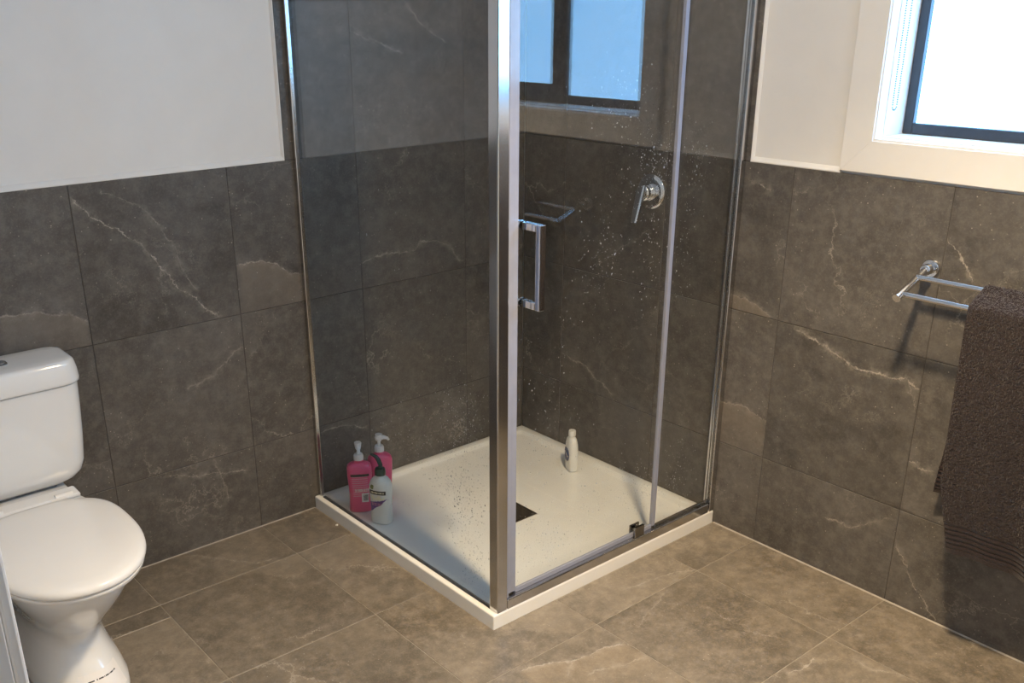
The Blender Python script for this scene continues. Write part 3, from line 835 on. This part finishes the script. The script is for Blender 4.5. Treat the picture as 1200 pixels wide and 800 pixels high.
BZ = RIM - 0.0153
def pink_bottle(loc, rz, label, nozzle_dir, with_label=True):
    t = tag(empty('pump_bottle', loc, rz), label, 'bottle', 'pink pump bottles in the shower')
    secs = [(0.0, 0, 0, .0345, .0215, 3.2), (0.003, 0, 0, .0385, .0245, 3.4), (0.010, 0, 0, .0395, .0255, 3.6), (0.05, 0, 0, .0372, .0255, 3.4),
            (0.09, 0, 0, .0385, .026, 3.4), (0.13, 0, 0, .0412, .0265, 3.4), (0.158, 0, 0, .0418, .0265, 3.4), (0.169, 0, 0, .0395, .025, 3.2),
            (0.176, 0, 0, .032, .022, 2.8), (0.180, 0, 0, .020, .0175, 2.3), (0.1815, 0, 0, .0155, .0155, 2.0), (0.190, 0, 0, .0150, .0150, 2.0)]
    loft('body', [superell(cx, cy, hx, hy, e, z, 56) for z, cx, cy, hx, hy, e in secs], M_PINK, t, angle=math.radians(45))
    pump(t, 0.190, M_PUMPWHITE, nozzle_dir)
    if with_label:
        S = ring_surface(secs)
        lb = patch('label', S, -0.62, 0.62, 0.062, 0.142, M_PALEPINK, t, 0.0005, mask=lambda a, b: (int(b * 20) % 2 == 0) and 0.1 < a < 0.92, nz=20)
        patch('brand_bar', S, -0.62, 0.66, 0.1365, 0.1455, M_BLACKPRINT, t, 0.0009, nz=3)
        bc = patch('barcode_panel', S, 0.02, 0.58, 0.040, 0.074, M_WHITEPRINT, t, 0.0009, nz=4)
        patch('barcode', S, 0.10, 0.50, 0.046, 0.068, M_BLACKPRINT, bc, 0.0013, nu=21, nz=2, mask=lambda a, b: int(a * 21) % 2 == 0)
        patch('fine_print', S, -0.3, 0.6, 0.080, 0.090, M_WHITEPRINT, t, 0.0009, nu=24, nz=5, mask=lambda a, b: int(b * 5) % 2 == 0 and (int(a * 24) * 7) % 5 != 0)
    return t
FACE = -0.556
pink_bottle((-0.8920, -0.166, BZ), FACE, 'pink pump bottle with printed label nearest the left glass panel', -PI / 2 + 0.05)
pink_bottle((-0.8000, -0.155, BZ), FACE + 0.25, 'pink pump bottle standing behind the white lotion bottle', -0.05, with_label=False)

t = tag(empty('pump_bottle', (-0.8835, -0.281, BZ), FACE - 0.50), 'white lotion bottle with dark green pump and purple label', 'bottle')
secs = [(0.0, 0, 0, .031, .0245, 2.4), (0.003, 0, 0, .0355, .0285, 2.5), (0.010, 0, 0, .0368, .0298, 2.5), (0.035, 0, 0, .0355, .029, 2.5), (0.060, 0, 0, .0350, .0285, 2.5),
        (0.095, 0, 0, .0385, .0305, 2.4), (0.120, 0, 0, .0400, .0315, 2.4), (0.138, 0, 0, .0385, .0305, 2.3), (0.152, 0, 0, .0335, .0275, 2.2), (0.162, 0, 0, .0250, .0225, 2.1),
        (0.168, 0, 0, .0165, .0165, 2.0), (0.174, 0, 0, .0150, .0150, 2.0)]
loft('body', [superell(cx, cy, hx, hy, e, z, 56) for z, cx, cy, hx, hy, e in secs], M_LOTION, t, angle=math.radians(45))
S = ring_surface(secs)
patch('brand_band', S, -0.75, 0.75, 0.112, 0.126, M_BLACKPRINT, t, 0.0006, nz=4, mask=None)
patch('brand_lettering', S, -0.55, 0.55, 0.1165, 0.1215, M_CREAMPRINT, t, 0.0011, nu=26, nz=2, mask=lambda a, b: (int(a * 26) * 5) % 7 not in (0, 3))
patch('leaf_print', S, -0.75, 0.2, 0.128, 0.146, M_GREENPRINT, t, 0.0006, nu=18, nz=10, mask=lambda a, b: (a - .3) ** 2 / .05 + (b - .5) ** 2 / .2 < 1)
patch('flower_print', S, -0.5, 0.6, 0.092, 0.112, M_CREAMPRINT, t, 0.0006, nu=18, nz=10, mask=lambda a, b: math.sin(a * 14) * .3 + .55 > b)
patch('purple_panel', S, -0.85, 0.85, 0.046, 0.100, M_PURPLE, t, 0.0009, nu=24, nz=24, mask=lambda a, b: b < .60 + .35 * a and b > a * 1.05 - .12 and b > .05)
patch('purple_lettering', S, -0.6, 0.3, 0.070, 0.084, M_PALEPINK, t, 0.0014, nu=24, nz=7, mask=lambda a, b: int(b * 7) % 3 == 1 and (int(a * 24) * 5) % 7 not in (0, 3))
pump(t, 0.174, M_PUMPGREEN, PI * 1.00, collar_r=0.0185, collar_h=0.022, stem=0.012, slim=0.78, curve_up=True)

t = tag(empty('shampoo_bottle', (-0.118, -0.405, BZ), -0.46), 'small white bottle with blue logo standing alone at the far side of the tray', 'bottle')
secs = [(0.0, 0, 0, .014, .027, 3.0), (0.003, 0, 0, .0175, .031, 3.0), (0.030, 0, 0, .0195, .034, 3.0), (0.070, 0, 0, .0205, .036, 3.0), (0.105, 0, 0, .0185, .032, 2.8),
        (0.122, 0, 0, .0160, .026, 2.6), (0.130, 0, 0, .0125, .017, 2.3), (0.133, 0, 0, .0105, .0105, 2.0), (0.137, 0, 0, .0105, .0105, 2.0)]
loft('body', [superell(cx, cy, hx, hy, e, z, 48) for z, cx, cy, hx, hy, e in secs], M_WHITEBOTTLE, t, angle=math.radians(45))
lathe('cap', [(0, 0.1372), (0.0135, 0.1372), (0.0140, 0.139), (0.0132, 0.155), (0.012, 0.157), (0, 0.1575)], M_WHITEBOTTLE, t, n=24)
S = ring_surface(secs)
patch('logo', S, -PI / 2 - 0.62, -PI / 2 + 0.62, 0.040, 0.090, M_BLUEPRINT, t, 0.0008, nu=20, nz=20, mask=lambda a, b: (a - .5) ** 2 + (b - .5) ** 2 < .25)
patch('logo_swirl', S, -PI / 2 - 0.40, -PI / 2 + 0.40, 0.052, 0.078, M_WHITEPRINT, t, 0.0013, nu=18, nz=18, mask=lambda a, b: abs(b - .5 - .22 * math.sin(a * 6)) < .10 and .1 < a < .9)

# ------------------------------------------------------------------ towel rail and towel
rail = tag(empty('towel_rail', (0, -1.561, 0.978)), 'chrome double bar towel rail on the tiled wall below the window', 'towel rail')
def rp(o): return world_child(o, rail)
BK, FR = (-0.070, 0.9780), (-0.140, 0.9470)
for yy in (-1.561, -2.161):
    rp(lathe('flange', [(0, 0), (0.0235, 0), (0.0235, -0.008), (0.0215, -0.011), (0.0, -0.011)], M_CHROME, None, 'x', (0, yy, 0.990), 32))
    rp(lathe('stub', [(0, -0.010), (0.0145, -0.010), (0.0145, -0.034), (0.012, -0.037), (0, -0.037)], M_CHROME, None, 'x', (0, yy, 0.990), 24))
    sl = (FR[1] - BK[1]) / (FR[0] - BK[0])
    e0 = (-0.020, yy, BK[1] + sl * (-0.020 - BK[0]) - 0.006); e1 = (-0.156, yy, FR[1] + sl * (-0.156 - FR[0]))
    rp(tube('arm', [e0, e1], 0.0095, M_CHROME, n=18))
    dvec = (Vector(e1) - Vector(e0)).normalized()
    rp(tube('arm_cap', [e1, tuple(Vector(e1) + dvec * 0.004)], 0.0112, M_CHROME, n=18))
for (xx, zz) in (BK, FR):
    rp(tube('bar', [(xx, -1.561, zz), (xx, -2.161, zz)], 0.0076, M_CHROME, n=16))

# towel draped over both bars
def towel():
    rr = 0.0118
    P = [(0.047, 0.412), (0.050, 0.60), (0.054, 0.80), (BK[0] * -1 - rr, BK[1] - 0.03)]
    dirx, dirz = (-FR[0]) - (-BK[0]), FR[1] - BK[1]
    ang = math.atan2(dirx, -dirz) if False else math.atan2(dirz, dirx) + PI / 2
    for k in range(7):
        a = PI + (ang - PI) * k / 6
        P.append((-BK[0] + rr * math.cos(a), BK[1] + rr * math.sin(a)))
    for k in range(7):
        a = ang + (0 - ang) * k / 6
        P.append((-FR[0] + rr * math.cos(a), FR[1] + rr * math.sin(a)))
    P += [(0.1535, 0.85), (0.155, 0.70), (0.154, 0.50), (0.150, 0.316)]
    P = np.array(P)
    seg = np.r_[0, np.cumsum(np.linalg.norm(np.diff(P, axis=0), axis=1))]
    L = seg[-1]; step = 0.0023
    ns = int(L / step); s = np.linspace(0, L, ns)
    d = np.interp(s, seg, P[:, 0]); z = np.interp(s, seg, P[:, 1])
    ny = 172
    rng = np.random.default_rng(11)
    top_s = seg[10]
    yl = np.interp(s, [0, seg[3], seg[8], seg[17], seg[20], L], [-1.688, -1.730, -1.733, -1.735, -1.752, -1.797])
    yr = np.interp(s, [0, L], [-2.128, -2.135])
    u = np.linspace(0, 1, ny)
    Y = yl[:, None] + (yr - yl)[:, None] * u[None, :]
    tx = np.gradient(d, s); tz = np.gradient(z, s)
    nx, nz = -tz, tx                       # outward from the drape
    front = np.clip((s - seg[17]) / (L - seg[17]), 0, 1)
    back = np.clip((seg[4] - s) / seg[4], 0, 1)
    fold = (front[:, None] ** 0.8) * (0.011 * np.sin(u * 9.5 + 0.6)[None, :] + 0.005 * np.sin(u * 21 + 1.3)[None, :])
    foldb = (back[:, None]) * 0.006 * np.sin(u * 11)[None, :]
    rough = rng.uniform(-1, 1, (ns, ny)); rough2 = rng.uniform(-1, 1, (ns, ny))
    dist_end = np.minimum(L - s, s)
    band = (dist_end > 0.012) & (dist_end < 0.082)
    hem = dist_end <= 0.012
    terry = np.where(band | hem, 0.10, 1.0)[:, None] * np.clip(u * ny / 2, 0.1, 1)[None, :]
    ribs = np.where(band, np.abs(np.sin((dist_end - 0.012) * PI / 0.0125)) * 0.0042 - 0.0040, 0.0)[:, None]
    off = rough * 0.0018 * terry + ribs
    D = d[:, None] + nx[:, None] * off + fold - foldb
    Z = z[:, None] + nz[:, None] * off + rough2 * 0.0011 * terry
    Z = Z + (front[:, None] ** 2) * 0.006 * np.sin(u * 7 + 0.5)[None, :]
    D = np.maximum(D, 0.016)
    V = np.stack([-D, Y + rng.uniform(-1, 1, (ns, ny)) * 0.0008 * terry, Z], -1).reshape(-1, 3)
    idx = np.arange(ns * ny).reshape(ns, ny)
    F = np.stack([idx[:-1, :-1], idx[:-1, 1:], idx[1:, 1:], idx[1:, :-1]], -1).reshape(-1, 4)
    me = bpy.data.meshes.new('towel')
    me.from_pydata(V.tolist(), [], F.tolist()); me.update()
    me.materials.append(M_TOWEL)
    o = bpy.data.objects.new('towel', me)
    sm = o.modifiers.new('thickness', 'SOLIDIFY'); sm.thickness = 0.0045; sm.offset = 0.0
    return link(o)
tag(towel(), 'dark brown terry towel with ribbed band draped over the towel rail', 'towel')

# ------------------------------------------------------------------ roller blind with bead chain
bl = tag(empty('roller_blind', (0.06, (WY0 + WY1) / 2, WZ1 - 0.05)), 'rolled up white blind with bead chain hanging in the window recess', 'blind')
def bp(o): return world_child(o, bl)
bp(lathe('roll', [(0, WY0 - 0.03), (0.021, WY0 - 0.03), (0.021, WY1 + 0.03), (0, WY1 + 0.03)], M_BLIND, None, 'y', (0.048, 0, WZ1 - 0.040), 24))
bp(box('bracket', 0.020, 0.076, WY0 - 0.012, WY0 - 0.0075, WZ1 - 0.07, WZ1 - 0.007, M_PUMPWHITE, None, 0.001))
bp(box('bracket', 0.020, 0.076, WY1 + 0.006, WY1 + 0.010, WZ1 - 0.07, WZ1 - 0.007, M_PUMPWHITE, None, 0.001))
bp(lathe('clutch', [(0, WY0 - 0.0135), (0.019, WY0 - 0.0135), (0.019, WY0 - 0.028), (0, WY0 - 0.028)], M_PUMPWHITE, None, 'y', (0.048, 0, WZ1 - 0.040), 20))
bm = bmesh.new()
cy = WY0 - 0.018
pts = []
zt, zb = WZ1 - 0.04, 1.378
n_b = int((zt - zb) / 0.0058)
for i in range(n_b + 1):
    z = zt - i * 0.0058
    pts.append((0.0300 + 0.009 * min(1, i / n_b), z)); pts.append((0.0668 - 0.007 * min(1, i / n_b), z))
for k in range(1, 7):
    a = PI + PI * k / 7
    pts.append((0.0495 + 0.0105 * math.cos(a), zb + 0.0125 * math.sin(a)))
ico = bmesh.new(); bmesh.ops.create_icosphere(ico, subdivisions=1, radius=0.0021)
iv = [v.co.copy() for v in ico.verts]; ifc = [[v.index for v in f.verts] for f in ico.faces]; ico.free()
vv, ff = [], []
for x, z in pts:
    b0 = len(vv)
    vv += [(x + c.x, cy + c.y, z + c.z) for c in iv]
    ff += [tuple(b0 + i for i in f) for f in ifc]
bp(mesh_obj('bead_chain', vv, ff, M_BEAD, smooth=True))

# ------------------------------------------------------------------ toilet
TX = -1.950
wc = tag(empty('toilet', (TX, 0, 0)), 'white close coupled toilet with its lid down against the tiled wall', 'toilet')
def sec(z, hx, yf, yb, e=2.4, n=64):
    return superell(0, (yf + yb) / 2, hx, (yb - yf) / 2, e, z, n)
pan_secs = [(0.0005, .108, -.585, -.10, 3.0), (0.006, .113, -.592, -.095, 3.0), (0.030, .112, -.588, -.095, 3.0), (0.060, .104, -.566, -.095, 2.8), (0.100, .092, -.535, -.095, 2.6),
            (0.140, .0865, -.512, -.09, 2.5), (0.175, .088, -.520, -.08, 2.4), (0.210, .097, -.550, -.07, 2.35), (0.250, .114, -.592, -.06, 2.3),
            (0.290, .133, -.632, -.05, 2.25), (0.330, .151, -.668, -.04, 2.2), (0.360, .163, -.690, -.035, 2.2), (0.380, .169, -.702, -.03, 2.2), (0.390, .170, -.704, -.03, 2.2), (0.395, .166, -.700, -.034, 2.2)]
pan = loft('pan', [sec(*s) for s in pan_secs], M_CERAMIC, wc, angle=math.radians(50))
# cistern shelf and seat hinge block
loft('cistern_shelf', [rrect(0, -.115, .118, .105, .03, .36), rrect(0, -.115, .124, .11, .03, .405), rrect(0, -.115, .122, .108, .03, .418), rrect(0, -.115, .116, .102, .03, .421)], M_CERAMIC, wc, angle=math.radians(50))
# seat ring and lid outlines
def seat_outline(grow, z, n=72):
    pts = []
    hw, yb, yf = .186 + grow, -.250 + grow * 0.6, -.738 - grow
    ymid = -.46
    for i in range(n):
        a = 2 * PI * i / n
        c, s = math.cos(a), math.sin(a)
        if s < 0:
            x = hw * math.copysign(abs(c) ** 0.92, c); y = ymid + (ymid - yf) * -abs(s) ** 0.92
        else:
            x = hw * math.copysign(abs(c) ** 0.72, c); y = ymid + (yb - ymid) * min(1.0, abs(s) ** 0.62 * 1.0)
        pts.append((x, y, z))
    return pts
loft('seat_ring', [seat_outline(-.012, .3955), seat_outline(-.006, .399), seat_outline(-.005, .407), seat_outline(-.010, .4105)], M_SEATPLASTIC, wc, angle=math.radians(60))
lid = loft('lid', [seat_outline(-.010, .4115), seat_outline(-.0025, .4135), seat_outline(0.0, .4185), seat_outline(-.001, .4265), seat_outline(-.005, .4315), seat_outline(-.014, .4350),
                   seat_outline(-.040, .4375), seat_outline(-.100, .4395)], M_SEATPLASTIC, wc, angle=math.radians(60))
box('hinge_bar', -.130, .130, -.2485, -.190, .4215, .4345, M_SEATPLASTIC, wc, .006, 3)
for s in (-1, 1):
    hb = lathe('hinge', [(0, s * .066), (.0095, s * .066), (.0095, s * .112), (0, s * .112)], M_SEATPLASTIC, wc, 'x', (0, -.236, .431), 18)
# cistern
cis_secs = []
for z, hx, yf, r in ((.432, .112, -.150, .030), (.436, .135, -.163, .036), (.446, .158, -.172, .040), (.462, .174, -.178, .042), (.490, .1835, -.182, .044), (.56, .1905, -.184, .046), (.64, .1965, -.185, .048), (.7135, .2005, -.185, .050)):
    cis_secs.append(rrect(0, (yf - .012) / 2, hx, (-.012 - yf) / 2, r, z, 8))
loft('cistern', cis_secs, M_CERAMIC, wc, angle=math.radians(50))
box('cistern_gasket', -.10, .10, -.145, -.03, .4212, .4325, M_HOSE, wc, .004)
def lr(g, z, r=.055):
    return rrect(0, -.0995, .2055 + g, .0945 + g, r + g, z, 8)
cl = loft('cistern_lid', [lr(-.004, .7165), lr(0, .7185), lr(.0005, .726), lr(-.002, .750), lr(-.006, .768), lr(-.0085, .7745), lr(-.013, .7785), lr(-.020, .7800), lr(-.05, .7808)], M_CERAMIC, wc, angle=math.radians(60))
fb = loft('flush_plate', [rrect(0, -.095, .044, .020, .012, .7808), rrect(0, -.095, .044, .020, .012, .7835), rrect(0, -.095, .042, .018, .011, .7845)], M_DARKCHROME, wc)
for s in (-1, 1):
    loft('flush_button', [rrect(s * .0205, -.095, .0185, .0145, .007, .7846), rrect(s * .0205, -.095, .0185, .0145, .007, .7858), rrect(s * .0205, -.095, .0165, .0125, .006, .7864)], M_CHROME, fb)
# trap outlet and supply hose, floor fixing, maker's sticker
tube('trap_outlet', [(-.03, -.20, .17), (-.04, -.12, .185), (-.04, -.02, .185)], .052, M_CERAMIC, wc, 20)
tube('supply_hose', [(-.150, -.09, .436), (-.152, -.09, .36), (-.160, -.085, .27), (-.185, -.06, .20), (-.19, -.03, .165), (-.19, -.002, .16)], .0075, M_HOSE, wc, 10)
lathe('stop_valve', [(0, -.0005), (.018, -.0005), (.018, -.006), (.010, -.008), (.010, -.040), (0, -.041)], M_CHROME, wc, 'y', (-.19, 0, .16), 20)
for s in (-1, 1):
    lathe('fixing_cap', [(0, 0), (.0085, 0), (.0085, .0015), (.006, .003), (0, .003)], M_PUMPWHITE if s > 0 else M_BLACKPRINT, wc, 'x', (s * .1105, -.36, .03), 14)
PS = ring_surface([(z, 0, (yf + yb) / 2, hx, (yb - yf) / 2, e) for z, hx, yf, yb, e in pan_secs])
st = patch('sticker', PS, -0.26, 0.62, 0.030, 0.084, M_WHITEPRINT, wc, 0.0006, nu=14, nz=12)
patch('sticker_print', PS, -0.10, 0.46, 0.062, 0.072, M_BLACKPRINT, st, 0.0011, nu=40, nz=4, mask=lambda a, b: 0.5 < b < 0.80 and (int(a * 40) * 7) % 9 not in (0, 4))

# ------------------------------------------------------------------ small things
bm = bmesh.new()
bmesh.ops.create_icosphere(bm, subdivisions=2, radius=0.0042)
for v in bm.verts:
    v.co.z = v.co.z * 0.75 + 0.0030
    v.co.x *= 1.25 + 0.2 * math.sin(v.co.y * 900)
crumb = bm_obj('caulk_crumb', bm, M_WHITEPRINT, smooth=True)
crumb.location = (-0.9915, -0.1635, 0.0003)
tag(crumb, 'tiny white crumb on the floor tile beside the shower tray', 'crumb')

# ceiling light (its own light)
lamp = tag(empty('ceiling_light', (LAMP_POS[0], LAMP_POS[1], RH)), 'round warm ceiling light in the middle of the room', 'ceiling light')
loft('trim_ring', lathe_rings([(0.0735, 0), (0.098, 0), (0.098, -0.006), (0.092, -0.011), (0.077, -0.012), (0.0735, -0.010), (0.0735, 0)], n=40), M_TRIM, lamp, cap0=False, cap1=False)
lathe('diffuser', [(0, -0.004), (0.0715, -0.004), (0.0715, -0.007), (0, -0.0072)], M_LAMP, lamp, n=40)
beam = bpy.data.lights.new('beam', 'SPOT')
beam.energy = LAMP_WATTS; beam.color = LAMP_COLOR
beam.spot_size = math.radians(110); beam.spot_blend = 1.0; beam.shadow_soft_size = 0.085
bo = bpy.data.objects.new('beam', beam); bo.location = (0, 0, -0.075)
link(bo, lamp)
hl = tag(empty('ceiling_light', (-3.05, -2.35, RH)), 'added round fill light in the unseen hall outside the doorway', 'ceiling light')  # unseen lamp, added to send neutral fill through the doorway
loft('trim_ring', lathe_rings([(0.1535, 0), (0.178, 0), (0.178, -0.006), (0.172, -0.011), (0.157, -0.012), (0.1535, -0.010), (0.1535, 0)], n=40), M_TRIM, hl, cap0=False, cap1=False)
mh = NT('hall_fill_diffuser')
mh.set(Base_Color=(0.8, 0.8, 0.8), Emission_Color=(0.92, 0.95, 1.0, 1), Emission_Strength=HALL_FILL_STRENGTH)
lathe('diffuser', [(0, -0.004), (0.1515, -0.004), (0.1515, -0.007), (0, -0.0072)], mh.mat, hl, n=40)
